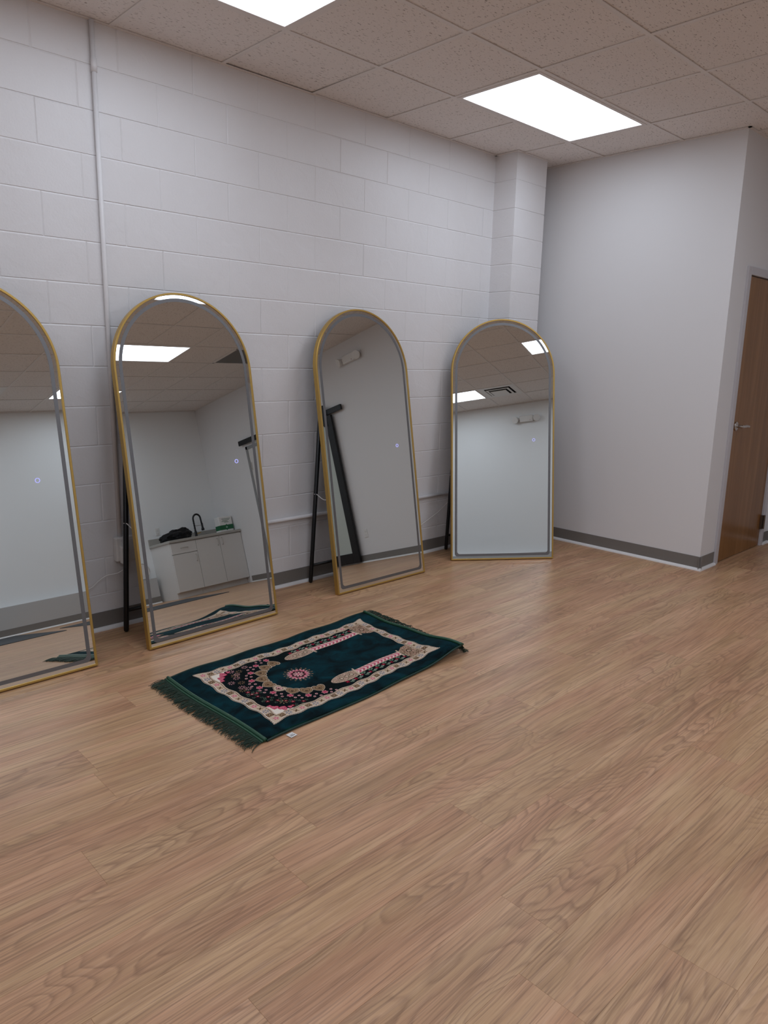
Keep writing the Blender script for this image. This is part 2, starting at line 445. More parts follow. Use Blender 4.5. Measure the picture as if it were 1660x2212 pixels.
vent(6, 6, 'dark perforated return grille in the ceiling, at the right edge of the second mirror', False)

# ------------------------------------------------------------------ rubber base and white shoe moulding
def base(name, segs, label):
    """segs: list of (p0, p1, n) where n points into the room"""
    bm = bmesh.new()
    for (x0, y0), (x1, y1), (nx, ny) in segs:
        t = .005
        box(bm, (min(x0, x1, x0+nx*t, x1+nx*t), min(y0, y1, y0+ny*t, y1+ny*t), 0), (max(x0, x1, x0+nx*t, x1+nx*t), max(y0, y1, y0+ny*t, y1+ny*t), .102))
    o = struct(name, bm, M_RUBBER, label, 'baseboard')
    bm = bmesh.new(); R = .019
    for (x0, y0), (x1, y1), (nx, ny) in segs:
        prof = [(.005, 0)] + [(.005+R*math.cos(a), R*math.sin(a)) for a in [pi/2*i/6 for i in range(7)]]
        A = [bm.verts.new((x0+nx*d, y0+ny*d, z)) for d, z in prof]; B = [bm.verts.new((x1+nx*d, y1+ny*d, z)) for d, z in prof]
        for i in range(len(prof)): bm.faces.new((A[i], A[(i+1) % len(prof)], B[(i+1) % len(prof)], B[i]))
        bm.faces.new(A[::-1]); bm.faces.new(B)
    obj('shoe_moulding', bm, M_WHITE, o)
base('baseboard_left', [((XL, 0), (PX0, 0), (0, -1)), ((PX0, 0), (PX0, -PD-.02), (-1, 0)), ((PX0-.02, -PD), (PX1, -PD), (0, -1))], 'grey rubber base with white shoe moulding along the block wall')
base('baseboard_back', [((XC, 0), (XC, YD-.02), (-1, 0))], 'grey rubber base with white shoe moulding along the smooth wall')
base('baseboard_right', [((XC-.02, YD), (DX0-.002, YD), (0, -1)), ((DX1+.002, YD), (XR-.02, YD), (0, -1))], 'grey rubber base and white moulding beside the wooden door')
base('baseboard_far_right', [((XR, YD), (XR, -5.28), (-1, 0)), ((XR, -6.18), (XR, YB+.66), (-1, 0))], 'grey rubber base below the emergency light, seen in the mirrors')
base('baseboard_front', [((XL, YB+.13), (4.66, YB+.13), (0, 1))], 'grey rubber base along the low ledge, seen in the left mirror')

# ------------------------------------------------------------------ wooden door in steel frame
d = bpy.data.objects.new('door_1', None); COL.objects.link(d); tag(d, 'closed maple veneer door in grey steel frame at right edge', 'door', kind='structure')
FX0, FX1, FZ = 4.945, 5.815, 2.115
bm = bmesh.new(); y0, y1 = YD-.016, YD+.13
box(bm, (4.888, y0, 0), (FX0, y1, FZ+.055)); box(bm, (FX1, y0, 0), (5.872, y1, FZ+.055)); box(bm, (FX0, y0, FZ), (FX1, y1, FZ+.055))
box(bm, (FX0, YD+.05, 0), (FX0+.014, y1, FZ)); box(bm, (FX1-.014, YD+.05, 0), (FX1, y1, FZ)); box(bm, (FX0, YD+.05, FZ-.014), (FX1, y1, FZ))
obj('door_frame', bm, M_STEEL, d, bevel=.003)
bm = bmesh.new(); box(bm, (FX0+.003, YD+.0, .006), (FX1-.003, YD+.044, FZ-.006)); obj('door_leaf', bm, M_VENEER, d, bevel=.001)
bm = bmesh.new(); box(bm, (FX0-.01, YD+.05, .0), (FX1+.01, YD+.14, FZ+.01)); obj('door_void', bm, M_DARK, d)
bm = bmesh.new()
lathe(bm, [(.0, 0), (.033, 0), (.033, .008), (.028, .012), (.0, .013)], (5.018, YD, 1.045), (0, -1, 0))
tube(bm, [(5.018, YD-.01, 1.045), (5.018, YD-.058, 1.045)], .011, 12)
tube(bm, spline([(5.008, YD-.056, 1.045), (5.04, YD-.06, 1.046), (5.09, YD-.058, 1.046), (5.135, YD-.054, 1.04)]), [.0105]*15+[.009]*10, 12)
box(bm, (FX0+.002, YD-.0015, 1.0), (FX0+.006, YD+.02, 1.09))
obj('door_handle', bm, M_NICKEL, d, smooth=True, bevel=.001)
for z in (.15, 1.06, 1.9):
    bm = bmesh.new(); tube(bm, [(FX1, YD-.024, z), (FX1, YD-.024, z+.115)], .008, 10)
    box(bm, (FX1-.028, YD-.018, z), (FX1+.002, YD-.0005, z+.115)); box(bm, (FX1, YD-.0205, z), (FX1+.024, YD-.0165, z+.115))
    obj('hinge', bm, mat('dark_hinge', (.16, .12, .09), .4, .8), d)
# grey framed door beyond the sliding door
d = bpy.data.objects.new('door_2', None); COL.objects.link(d); tag(d, 'white door in grey steel frame seen at the edge of the second mirror', 'door', kind='structure')
bm = bmesh.new(); x0, x1 = XR-.016, XR+.02
box(bm, (x0, -6.17, 0), (x1, -6.12, 2.1)); box(bm, (x0, -5.33, 0), (x1, -5.28, 2.1)); box(bm, (x0, -6.17, 2.05), (x1, -5.28, 2.1))
obj('door_frame', bm, mat('dark_grey_steel', (.28, .28, .28), .4), d, bevel=.003)
bm = bmesh.new(); box(bm, (XR-.006, -6.12, .01), (XR+.005, -5.33, 2.05)); obj('door_leaf', bm, M_CAB, d)
bm = bmesh.new(); box(bm, (XR-.012, -6.125, 1.72), (XR-.006, -6.09, 1.84)); obj('hinge', bm, M_NICKEL, d)

# sliding door: black rail, hanger, framed frosted panel
t = thing('sliding_door', 'black framed frosted sliding door hanging on a rail, seen in the third mirror', 'door', (XR-.05, -4.9, 0))
def loc(bm_, a, b): box(bm_, (a[0]-XR+.05, a[1]+4.9, a[2]), (b[0]-XR+.05, b[1]+4.9, b[2]))
bm = bmesh.new(); loc(bm, (XR-.065, -6.26, 2.135), (XR-.035, -4.16, 2.21)); loc(bm, (XR-.035, -6.1, 2.15), (XR, -6.04, 2.2)); loc(bm, (XR-.035, -4.4, 2.15), (XR, -4.34, 2.2))
obj('rail', bm, M_BLACKM, t, bevel=.003)
for y in (-4.52, -5.4):
    bm = bmesh.new(); loc(bm, (XR-.09, y-.035, 1.98), (XR-.078, y+.035, 2.26)); lathe(bm, [(0, 0), (.045, 0), (.045, .02), (0, .02)], (-.035, y+4.9, 2.24), (1, 0, 0)); obj('hanger', bm, M_BLACKM, t, bevel=.003)
bm = bmesh.new(); a, b, s = -5.5, -4.39, .13; X1, X2 = XR-.078, XR-.04
loc(bm, (X1, a, .02), (X2, a+s, 2.12)); loc(bm, (X1, b-s, .02), (X2, b, 2.12)); loc(bm, (X1, a+s, .02), (X2, b-s, .16)); loc(bm, (X1, a+s, 2.0), (X2, b-s, 2.12))
obj('panel_frame', bm, M_BLACKM, t, bevel=.004)
bm = bmesh.new(); loc(bm, (XR-.063, a+s, .16), (XR-.055, b-s, 2.0)); obj('glass', bm, M_FGLASS, t)

# ------------------------------------------------------------------ arch mirrors on folding stands
MW, MH, LEAN = .8049, 1.809, math.radians(9.3)
cl, sl = math.cos(LEAN), math.sin(LEAN)
def mp(u, v, n): return (u, v*sl - n*cl, v*cl + n*sl + .0056)     # n = distance towards the viewer
def arch(inset, nseg=56, rb=0.):
    r = MW/2-inset; cv = MH-MW/2; b = inset; P = []
    if rb:
        for i in range(9):
            a = -pi/2 + pi/2*i/8; P.append((r-rb+rb*math.cos(a), b+rb+rb*math.sin(a)))
    else: P.append((r, b))
    for i in range(nseg+1):
        a = pi*i/nseg; P.append((r*math.cos(a), cv+r*math.sin(a)))
    if rb:
        for i in range(9):
            a = pi + pi/2*i/8; P.append((-r+rb+rb*math.cos(a), b+rb+rb*math.sin(a)))
    else: P.append((-r, b))
    return P
def loops(bm, prof, rb=0., closed=True):
    L = [[bm.verts.new(mp(u, v, n)) for u, v in arch(ins, rb=rb)] for ins, n in prof]
    K = len(L); rng = range(K if closed else K-1)
    for i in rng:
        A, B = L[i], L[(i+1) % K]
        for j in range(len(A)): bm.faces.new((A[j], A[(j+1) % len(A)], B[(j+1) % len(A)], B[j]))
def make_mirror():
    t = thing('arched_floor_mirror', '', 'mirror')
    bm = bmesh.new()
    loops(bm, [(0, -.0015), (.0015, 0), (.0095, 0), (.011, -.0015), (.011, -.03), (.011, -.034), (0, -.034)])
    o = obj('frame', bm, M_GOLD, t)
    bm = bmesh.new(); bm.faces.new([bm.verts.new(mp(u, v, -.005)) for u, v in arch(.0105)])
    L = [[bm.verts.new(mp(u, v, n)) for u, v in arch(.0105)] for n in (-.0052, -.009)]
    for j in range(len(L[0])): bm.faces.new((L[0][j], L[0][(j+1) % len(L[0])], L[1][(j+1) % len(L[0])], L[1][j]))
    g = obj('mirror_glass', bm, M_MIRROR, t)
    bm = bmesh.new(); loops(bm, [(.0275, -.0047), (.0455, -.0047)], rb=.022, closed=False)
    obj('frosted_band', bm, M_FROST, g)
    bm = bmesh.new(); tube(bm, [mp(.24+.0098*math.cos(a), .908+.0098*math.sin(a), -.0042) for a in [2*pi*i/20 for i in range(20)]], .0019, 6, closed=True)
    obj('touch_button', bm, M_RING, g)
    bm = bmesh.new(); bm.faces.new([bm.verts.new(mp(u, v, -.0325)) for u, v in arch(.0105)]); obj('back_panel', bm, M_DARK, t)
    H = {}
    for s in (-1, 1):
        F = Vector((s*.365, .335, .0135)); Hh = Vector(mp(s*.34, 1.3, -.045)); H[s] = (F, Hh)
        bm = bmesh.new(); d_ = (Hh-F).normalized()
        pts = [F-d_*.0125, F-d_*.008, F, F+d_*.02, Hh]
        tube(bm, pts, [.007, .0115, .014, .014, .014], 12); obj('leg', bm, M_BLACKM, t, smooth=True)
    for nm, kk, r in (('crossbar', .085, .010), ('hinge_bar', 1.0, .0125)):
        a = H[-1][0].lerp(H[-1][1], kk); b = H[1][0].lerp(H[1][1], kk)
        bm = bmesh.new(); tube(bm, [a, b], r, 12); obj(nm, bm, M_BLACKM, t, smooth=True)
    a = H[-1][0].lerp(H[-1][1], .47); b = Vector(mp(-.335, .62, -.036))
    bm = bmesh.new(); tube(bm, spline([a+Vector((-.014, -.004, .0)), a+Vector((-.002, -.016, -.002)), a.lerp(b, .5)+Vector((0, 0, -.03)), b]), .0028, 6)
    obj('strap', bm, M_PLASTIC, t, smooth=True)
    return t
m0 = make_mirror()
MIR = [(.263, -.460, .307, 9.240, 'gold framed arched floor mirror leftmost, cut off by the left edge of the photo'),
       (1.337, -.4338, 1.677, 9.402, 'gold framed arched floor mirror reflecting the kitchenette and the green rug'),
       (2.635, -.3838, .356, 9.366, 'gold framed arched floor mirror reflecting the black sliding door, beyond the rug'),
       (3.740, -.5311, -35.05, 9.207, 'gold framed arched floor mirror turned at an angle, in front of the pilaster')]
for i, (x, y, a, ln, lab) in enumerate(MIR):
    o = m0 if i == 0 else copy_tree(m0)
    o.location = (x, y, 0); o.rotation_euler = (-(math.radians(ln)-LEAN), 0, math.radians(a))
    o['label'] = lab; o['group'] = 'arched floor mirrors along the block wall'

# ------------------------------------------------------------------ conduit, outlet box, cords
t = thing('electrical_conduit', 'white painted conduit dropping from the ceiling to the outlet box', 'conduit', (.994, -.016, 0))
bm = bmesh.new(); tube(bm, [(0, 0, .505), (0, 0, ZC-.003)], .0115, 12); obj('vertical_pipe', bm, M_BLOCK, t, smooth=True)
bm = bmesh.new(); tube(bm, [(.001, 0, 2.78), (.001, 0, 2.84)], .0145, 12); obj('coupling', bm, M_BLOCK, t, smooth=True)
bm = bmesh.new(); tube(bm, [(.05, 0, .452), (PX0-.994-.002, 0, .452)], .0125, 12)
tag(obj('electrical_conduit', bm, M_BLOCK, smooth=True), 'white painted conduit running level along the block wall behind the mirrors', 'conduit').location = (.994, -.017, 0)
t = thing('outlet_box', 'white surface outlet box on the block wall behind the second mirror leg', 'outlet', (1.02, 0, .44))
bm = bmesh.new(); box(bm, (-.06, -.045, -.065), (.06, -.003, .066)); obj('box_body', bm, M_PLASTIC, t, bevel=.006)
bm = bmesh.new(); box(bm, (-.037, -.049, -.055), (.037, -.045, .055)); obj('cover_plate', bm, M_WHITE, t, bevel=.002)
t = thing('power_adapter', 'small white power adapter plugged into the outlet box', 'adapter', (.995, -.05, .42))
bm = bmesh.new(); box(bm, (-.022, -.035, -.05), (.022, .001, .045)); obj('body', bm, M_PLASTIC, t, bevel=.006)
bm = bmesh.new(); tube(bm, [(0, -.018, -.066), (0, -.018, -.05)], .006, 8); obj('plug_tip', bm, M_BLACKR, t)
t = thing('white_cable', 'thin white cord looping down the wall from the outlet box to the leftmost mirror', 'cable')
bm = bmesh.new(); tube(bm, spline([(.995, -.066, .352), (.99, -.06, .335), (.955, -.04, .312), (.909, -.03, .308), (.865, -.03, .289), (.826, -.03, .26), (.796, -.03, .249), (.70, -.05, .215), (.6, -.09, .22), (.5, -.15, .3), (.43, -.2, .45), (.40, -.27, .66)]), .0026, 6)
obj('cable', bm, M_PLASTIC, t, smooth=True)
t = thing('white_cable', 'thin white cord sagging along the wall between the third and rightmost mirrors', 'cable')
bm = bmesh.new(); tube(bm, spline([(3.86, -.12, .52), (3.75, -.05, .44), (3.654, -.03, .381), (3.559, -.03, .325), (3.48, -.03, .291), (3.413, -.03, .264), (3.327, -.03, .232), (3.2, -.04, .2), (3.05, -.08, .22), (2.95, -.14, .35), (2.9, -.20, .62)]), .0026, 6)
obj('cable', bm, M_PLASTIC, t, smooth=True)

# ------------------------------------------------------------------ emergency lights and wall outlets seen in the mirrors
def emergency(locn, rz, label):
    t = thing('emergency_light', label, 'emergency light', locn, rz, 'emergency lights high on the walls')   # built facing +y
    bm = bmesh.new(); box(bm, (-.12, 0, -.055), (.12, .055, .055)); obj('housing', bm, M_PLASTIC, t, bevel=.01, seg=3)
    for s in (-1, 1):
        bm = bmesh.new(); lathe(bm, [(.0, 0), (.03, 0), (.045, .03), (.06, .075), (.06, .085), (0, .08)], (s*.165, .0, .005), (s*.35, 1, -.25))
        tube(bm, [(s*.11, .025, .01), (s*.165, .03, .0)], .02, 12)
        obj('lamp_head', bm, M_PLASTIC, t, smooth=True, bevel=.003)
    bm = bmesh.new(); lathe(bm, [(0, 0), (.005, 0), (.005, .004), (0, .004)], (.07, .055, -.035), (0, 1, 0), 10); obj('test_button', bm, mat('red_button', (.4, .03, .02), .4), t)
emergency((2.17, YB, 2.72), 0, 'white twin head emergency light seen in the rightmost mirror')
emergency((XR, -3.83, 2.75), pi/2, 'white twin head emergency light above the sliding door end, seen in the third mirror')
def outlet(locn, rz, label):
    t = thing('wall_outlet', label, 'outlet', locn, rz)
    bm = bmesh.new(); box(bm, (-.037, 0, -.06), (.037, .006, .06)); obj('cover_plate', bm, M_PLASTIC, t, bevel=.002)
    for z in (-.024, .024):
        bm = bmesh.new(); box(bm, (-.016, .006, z-.014), (.016, .009, z+.014)); obj('socket', bm, M_CAB, t, bevel=.004)
        for sx in (-.006, .006):
            pass
outlet((XR, -4.24, .40), pi/2, 'white wall outlet low on the wall seen in the third mirror')
outlet((4.89, YB, 1.09), 0, 'white wall outlet above the black bag on the counter')

# ------------------------------------------------------------------ kitchenette (seen in the second mirror)
CF = YB+.60; CZ = .845; CX0, CXM, CX1 = 4.72, 5.155, XR-.004
def cabinet(x0, x1, label, doors, drawer):
    t = thing('base_cabinet', label, 'cabinet', (x0, YB+.004, 0))
    w = x1-x0
    bm = bmesh.new(); box(bm, (.001, 0, .09), (w-.001, .58, CZ)); box(bm, (.001, 0, 0), (w-.001, .52, .09)); obj('body', bm, M_CAB, t)
    def handle(par, p, q):
        bm = bmesh.new(); p = Vector(p); q = Vector(q); o_ = Vector((0, .028, 0)); tube(bm, spline([p, p+o_, q+o_, q], 6), .004, 8); obj('handle', bm, M_NICKEL, par, smooth=True)
    ztop = CZ-.012
    if drawer:
        bm = bmesh.new(); box(bm, (.004, .58, .668), (w-.003, .60, ztop)); dr = obj('drawer', bm, M_CAB, t, bevel=.002)
        handle(dr, (w/2-.055, .60, .748), (w/2+.055, .60, .748)); ztop = .658
    n = doors; dw = w/n
    for i in range(n):
        a, b = i*dw+.003, (i+1)*dw-.003
        bm = bmesh.new(); box(bm, (a, .58, .095), (b, .60, ztop)); do = obj('door', bm, M_CAB, t, bevel=.002)
        hx = (b-.04) if (n == 1 or i == 0) else (a+.04)
        handle(do, (hx, .60, ztop-.14), (hx, .60, ztop-.04))
cabinet(CX0, CXM, 'white base cabinet with one drawer over a door, below the black bag', 1, True)
cabinet(CXM, CX1, 'white double door sink cabinet beside the drawer cabinet', 2, False)
t = thing('countertop', 'grey laminate countertop with backsplash over the white cabinets', 'countertop', (CX0, YB, CZ))
w = CX1-CX0
bm = bmesh.new(); box(bm, (-.02, 0, .0), (w, .63, .04)); obj('slab', bm, M_LAM, t, bevel=.006)
bm = bmesh.new(); box(bm, (0, 0, 0), (w+.02, .02, .10)); o = tag(obj('backsplash', bm, M_LAM, bevel=.003), 'low grey laminate backsplash strip behind the faucet and the black bag', 'backsplash'); o.location = (CX0-.02, YB+.001, CZ+.0405)
CT = CZ+.04
t = thing('kitchen_faucet', 'black spring kitchen faucet standing on the grey countertop', 'faucet', (5.46, YB+.16, CT))
bm = bmesh.new(); lathe(bm, [(0, 0), (.028, 0), (.028, .01), (.02, .015), (.02, .10), (.014, .11), (0, .11)], (0, 0, 0), (0, 0, 1)); obj('base', bm, M_BLACKM, t, smooth=True, bevel=.001)
arc = [(0, 0, .1), (0, 0, .28)] + [(.055-.055*math.cos(a), .02*(1-math.cos(a)), .30+.075*math.sin(a)) for a in [pi*i/10 for i in range(11)]] + [(.115, .04, .2)]
bm = bmesh.new()
sp = spline(arc, 10); rad = [.012+.004*(i % 2) for i in range(len(sp))]
tube(bm, sp, rad, 10); obj('spring_spout', bm, M_BLACKM, t, smooth=True)
bm = bmesh.new(); lathe(bm, [(0, 0), (.022, .0), (.026, .02), (.016, .05), (.016, .12), (0, .12)], (.117, .04, .10), (0, 0, 1)); obj('spray_head', bm, M_BLACKM, t, smooth=True)
bm = bmesh.new(); tube(bm, [(0, 0, .19), (.11, .038, .19)], .005, 8); obj('support_arm', bm, M_NICKEL, t)
bm = bmesh.new(); tube(bm, [(.015, .01, .06), (.075, .03, .075)], .007, 8); obj('lever', bm, M_GOLD, t, smooth=True)
# crumpled bag
t = thing('plastic_bag', 'crumpled black plastic bag lying on the left end of the countertop', 'bag', (5.02, YB+.33, CT))
bm = bmesh.new(); bmesh.ops.create_icosphere(bm, subdivisions=5, radius=1)
from mathutils import noise as mn
for vv in bm.verts:
    p = vv.co.copy(); d_ = mn.noise(p*1.6)*.28 + mn.noise(p*4.2)*.14 + abs(mn.noise(p*9))*.07
    q = p*(1+d_); x = q.x*.27; z = max(q.z, -.35)
    vv.co = (x, q.y*.15, (z+.35)*.125*(1-.35*p.x*-1*.6) + .001)
obj('bag_body', bm, M_BAG, t, smooth=True)
# white and green package
t = thing('paper_package', 'white package with green printed band at the right end of the countertop', 'package', (5.85, YB+.42, CT))
bm = bmesh.new(); box(bm, (-.125, -.09, 0), (.125, .05, .25)); obj('wrapper', bm, M_PLASTIC, t, bevel=.014, seg=3)
bm = bmesh.new(); box(bm, (-.1255, -.08, .035), (.1255, .0512, .11)); obj('printed_band', bm, M_GREEN, t)
bm = bmesh.new()
def diamond(bm_, s, yy, mi=0):
    P = [(0, -s), (s, 0), (0, s), (-s, 0)]; A = [bm_.verts.new((a, yy, .0725+b)) for a, b in P]; B = [bm_.verts.new((a, yy-.001, .0725+b)) for a, b in P]
    bm_.faces.new(A); bm_.faces.new(B[::-1])
    for i in range(4): bm_.faces.new((A[i], A[(i+1) % 4], B[(i+1) % 4], B[i]))
diamond(bm, .052, .0524); obj('diamond_mark', bm, M_GREEN, t)
bm = bmesh.new(); diamond(bm, .02, .0536); obj('diamond_centre', bm, mat('pale_green_print', (.3, .5, .4), .5), t)
bm = bmesh.new()
for z, a, b in ((.205, -.07, .09), (.185, -.06, .06), (.165, -.075, .03), (.15, -.03, .05)):
    x = a; rr2 = random.Random(int(z*1000))
    while x < b:
        w2 = rr2.uniform(.005, .013); box(bm, (x, .05, z), (x+w2, .0512, z+.008)); x += w2+.004
obj('printed_text', bm, M_GREEN, t)
t = thing('white_bottle', 'slim white bottle between the black bag and the faucet', 'bottle', (5.19, YB+.07, CT))
bm = bmesh.new(); lathe(bm, [(0, 0), (.032, 0), (.034, .01), (.034, .16), (.018, .185), (.018, .21), (0, .21)], (0, 0, 0), (0, 0, 1)); obj('bottle_body', bm, M_PLASTIC, t, smooth=True)
# round disc on ledge
t = thing('round_disc', 'round white disc with grey rim standing on the ledge left of the cabinets', 'disc', (4.47, YB+.075, .392))
bm = bmesh.new(); lathe(bm, [(0, 0), (.115, 0), (.115, .012), (0, .012)], (0, -.006, .126), (0, 1, -.12), 40); obj('disc_face', bm, M_WHITE, t)
bm = bmesh.new(); tube(bm, [(.12*math.cos(a), .002, .127+.12*math.sin(a)) for a in [2*pi*i/40 for i in range(40)]], .006, 8, closed=True); obj('rim', bm, M_NICKEL, t, smooth=True)

# dark floor mats
for (x0, x1, y0, y1, lab) in ((-1.2, 2.15, -7.1, -5.22, 'dark grey floor mat below the ledge, seen in the leftmost mirror'),
                              (2.4, 4.48, -6.2, -5.1, 'dark grey floor mat in front of the cabinets, seen in the second mirror')):
    bm = bmesh.new(); box(bm, (0, 0, 0), (x1-x0, y1-y0, .006))
    o = tag(obj('floor_mat', bm, M_MAT, bevel=.002), lab, 'mat'); o.location = (x0, y0, .0005)

# ------------------------------------------------------------------ prayer rug
RL, RW = 1.28, .775
RNX, RNY = 760, 442
us = np.linspace(0, 1, RNX); vs = np.linspace(0, 1, RNY)
U, V = np.meshgrid(us, vs, indexing='ij')
s = U*RL; tt = (V-.5)*RW
def lin(r, g, b): return np.array([((c/255)/12.92 if c < 11 else ((c/255+.055)/1.055)**2.4) for c in (r, g, b)])
TEAL, DARKT, CREAM, TAN, BROWN = lin(1, 42, 50), lin(2, 12, 17), lin(208, 184, 160), lin(150, 120, 90), lin(88, 62, 46)
PINK, MAG, RED, BLUSH, GREYB, LEAF, WHITE = lin(206, 110, 128), lin(182, 38, 78), lin(142, 16, 40), lin(226, 168, 168), lin(118, 124, 142), lin(120, 140, 118), lin(238, 226, 212)
C = np.zeros((RNX, RNY, 3)); C[:] = TEAL
def put(mask, col): C[mask] = col
def disk(cs, ct, r): return (s-cs)**2+(tt-ct)**2 < r*r
def annul(cs, ct, r0_, r1_): q = (s-cs)**2+(tt-ct)**2; return (q > r0_*r0_) & (q < r1_*r1_)
def polar(cs, ct): return np.hypot(s-cs, tt-ct), np.arctan2(tt-ct, s-cs)
def flower(cs, ct, r, n, col, core=None, ph_=0., amp=.28):
    R, A = polar(cs, ct); put(R < r*(1-amp+amp*np.cos(n*(A-ph_))), col)
    if core is not None: put(R < r*.33, core)
def star(cs, ct, r, n, col, ph_=0.):
    R, A = polar(cs, ct); put((R < r) & (R > r*.35) & (np.abs(((A-ph_)*n/(2*pi)+.5) % 1-.5) < .14), col)
def heart(cs, ct, r, ang, col):
    x = (s-cs)/r; y = (tt-ct)/r; ca, sa = math.cos(ang), math.sin(ang)
    X = -x*sa+y*ca; Y = -(x*ca+y*sa)+.1       # tip points along ang
    put((X*X+Y*Y-.62)**3-X*X*Y**3*1.1 < 0, col)
cs0, hs, ht = .6375, .5375, .305
# wavy band distance from rectangle edge
per = np.where(np.abs(tt)/ht*1.0 > np.abs(s-cs0)/hs, s, tt+.37)
dd_s = hs-np.abs(s-cs0); dd_t = ht-np.abs(tt)
dmin = np.minimum(dd_s, dd_t)
wave = .0045*np.cos(per*2*pi/.118)
corner = np.exp(-((dd_s-dd_t)/.03)**2)*np.exp(-(dmin/.03)**2)*.014
dmo = dmin + wave + corner; bw = .053
side_t = dd_t < dd_s
put((dmo > 0), CREAM)
edge = lambda a, b: (dmo > a) & (dmo < b)
put(edge(0, .003), CREAM); put(edge(.003, .0065), BROWN); put(edge(.0065, .0095), WHITE)
put(edge(bw-.009, bw-.006), BROWN)
# motifs in the band
pc = bw/2
def band_motif(cs, ct, kind):
    if kind == 0: flower(cs, ct, .0150, 5, PINK, BLUSH)
    elif kind == 1:
        put((np.abs(s-cs) < .0145) & (np.abs(tt-ct) < .0125), BROWN); put((np.abs(s-cs) < .0115) & (np.abs(tt-ct) < .0095), TAN); flower(cs, ct, .009, 4, BROWN, CREAM)
    elif kind == 2: flower(cs, ct, .0175, 6, GREYB, CREAM, amp=.35)
    else:
        flower(cs, ct, .0150, 4, TAN, BROWN, pi/4, .35)
kk = 0
for sg in (-1, 1):
    x = cs0-hs+pc; i = 0
    while x < cs0+hs-pc+.001:
        w_ = .0045*math.cos(x*2*pi/.118); band_motif(x, sg*(ht-pc+w_*.9), (0, 1, 2, 3)[i % 4]); x += .0367; i += 1
for sg in (-1, 1):
    x = -ht+pc+.0367; i = 1
    while x < ht-pc-.02:
        w_ = .0045*math.cos((x+.37)*2*pi/.118); band_motif(cs0+sg*(hs-pc+w_*.9), x, (0, 1, 2, 3)[i % 4]); x += .0367; i += 1
inner = dmo > bw
inside_in = inner
M0 = (.48, 0.)
R0_, A0_ = polar(*M0)
put(inner, DARKT)
# teal field: dome circle + nave
nave = inner & (((R0_ < .160) & (s < .5)) | ((s >= .48) & (np.abs(tt) < .158-.0*s)))
# spandrel flowers first
Cs = C.copy()
rf = random.Random(21)
def in_sp(cs, ct, pad=.0):
    r = math.hypot(cs-M0[0], ct); return cs > .168+pad and abs(ct) < .242-pad and (r > .218+pad or cs > .5) and cs < .56
for i in range(9):
    a = math.radians(97+i*20.7); flower(M0[0]+.226*math.cos(a), .226*math.sin(a), .0165, 6, BLUSH, None, i, .16); flower(M0[0]+.226*math.cos(a), .226*math.sin(a), .0135, 6, MAG, None, i, .16)
    R, A = polar(M0[0]+.226*math.cos(a), .226*math.sin(a)); put((R < .008) & (R > .005), PINK)
    for da, dr in ((10, .0), (6, .022), (13, .024)):
        b = math.radians(97+i*20.7+da); cx_, cy_ = M0[0]+(.222+dr)*math.cos(b), (.222+dr)*math.sin(b)
        if cx_ > .165 and abs(cy_) < .245: put(annul(cx_, cy_, .003, .0065), BLUSH)
pts = [(.19, .0), (.20, .06), (.195, -.065), (.225, .10), (.225, -.10), (.19, .13), (.195, -.135), (.235, .155), (.235, -.155), (.28, .205), (.28, -.205), (.25, .23), (.255, -.235), (.325, .225), (.32, -.23), (.185, .033), (.19, -.03), (.255, .185), (.26, -.18), (.215, .03), (.212, -.035)]
for i, (a, b) in enumerate(pts):
    if i % 2: star(a, b, .0165, 8, BLUSH if i % 3 else TAN, i)
    else:
        flower(a, b, .0115, 5, RED, None, i); put(disk(a, b, .003), BLUSH)
        for j in range(3):
            q = rf.uniform(0, 6.28); star(a+.02*math.cos(q), b+.02*math.sin(q), .008, 5, LEAF, q)
# side strips of leaves and red flowers
for sg in (-1, 1):
    x = .60; i = 0
    while x < 1.04:
        flower(x, sg*(.221+.006*math.sin(i*2.4)), .0125, 5, RED, None, i); put(disk(x, sg*(.221+.006*math.sin(i*2.4)), .0035), MAG)
        for (dx, dy, an) in ((.02, .012, .6), (.024, -.012, -.5), (.036, .006, .2), (.012, -.018, -.9)):
            xx = x+dx; yy = sg*(.221+dy); ca, sa = math.cos(an*sg), math.sin(an*sg)
            X = (s-xx)*ca+(tt-yy)*sa; Y = -(s-xx)*sa+(tt-yy)*ca
            put((X/.011)**2+(Y/.0048)**2 < 1, LEAF if dx < .03 else lin(168, 176, 160))
            put((X/.007)**2+(Y/.0016)**2 < 1, lin(70, 92, 80))
        x += .052; i += 1
put(inner & (R0_ < .160) & (s < .5), TEAL); put(inner & (s >= .48) & (np.abs(tt) < .152), TEAL)
# hearts round the dome
for i in range(9):
    a = math.radians(97+i*20.75); hx, hy = M0[0]+.180*math.cos(a), .180*math.sin(a)
    heart(hx, hy, .036, a, CREAM); heart(hx, hy, .0325, a, BROWN); heart(hx, hy, .0295, a, TAN if i != 5 else CREAM)
    heart(hx-.002*math.cos(a), hy-.002*math.sin(a), .019, a, BROWN); heart(hx-.003*math.cos(a), hy-.003*math.sin(a), .0155, a, TAN if i != 5 else BLUSH); heart(hx, hy, .008, a, BROWN)
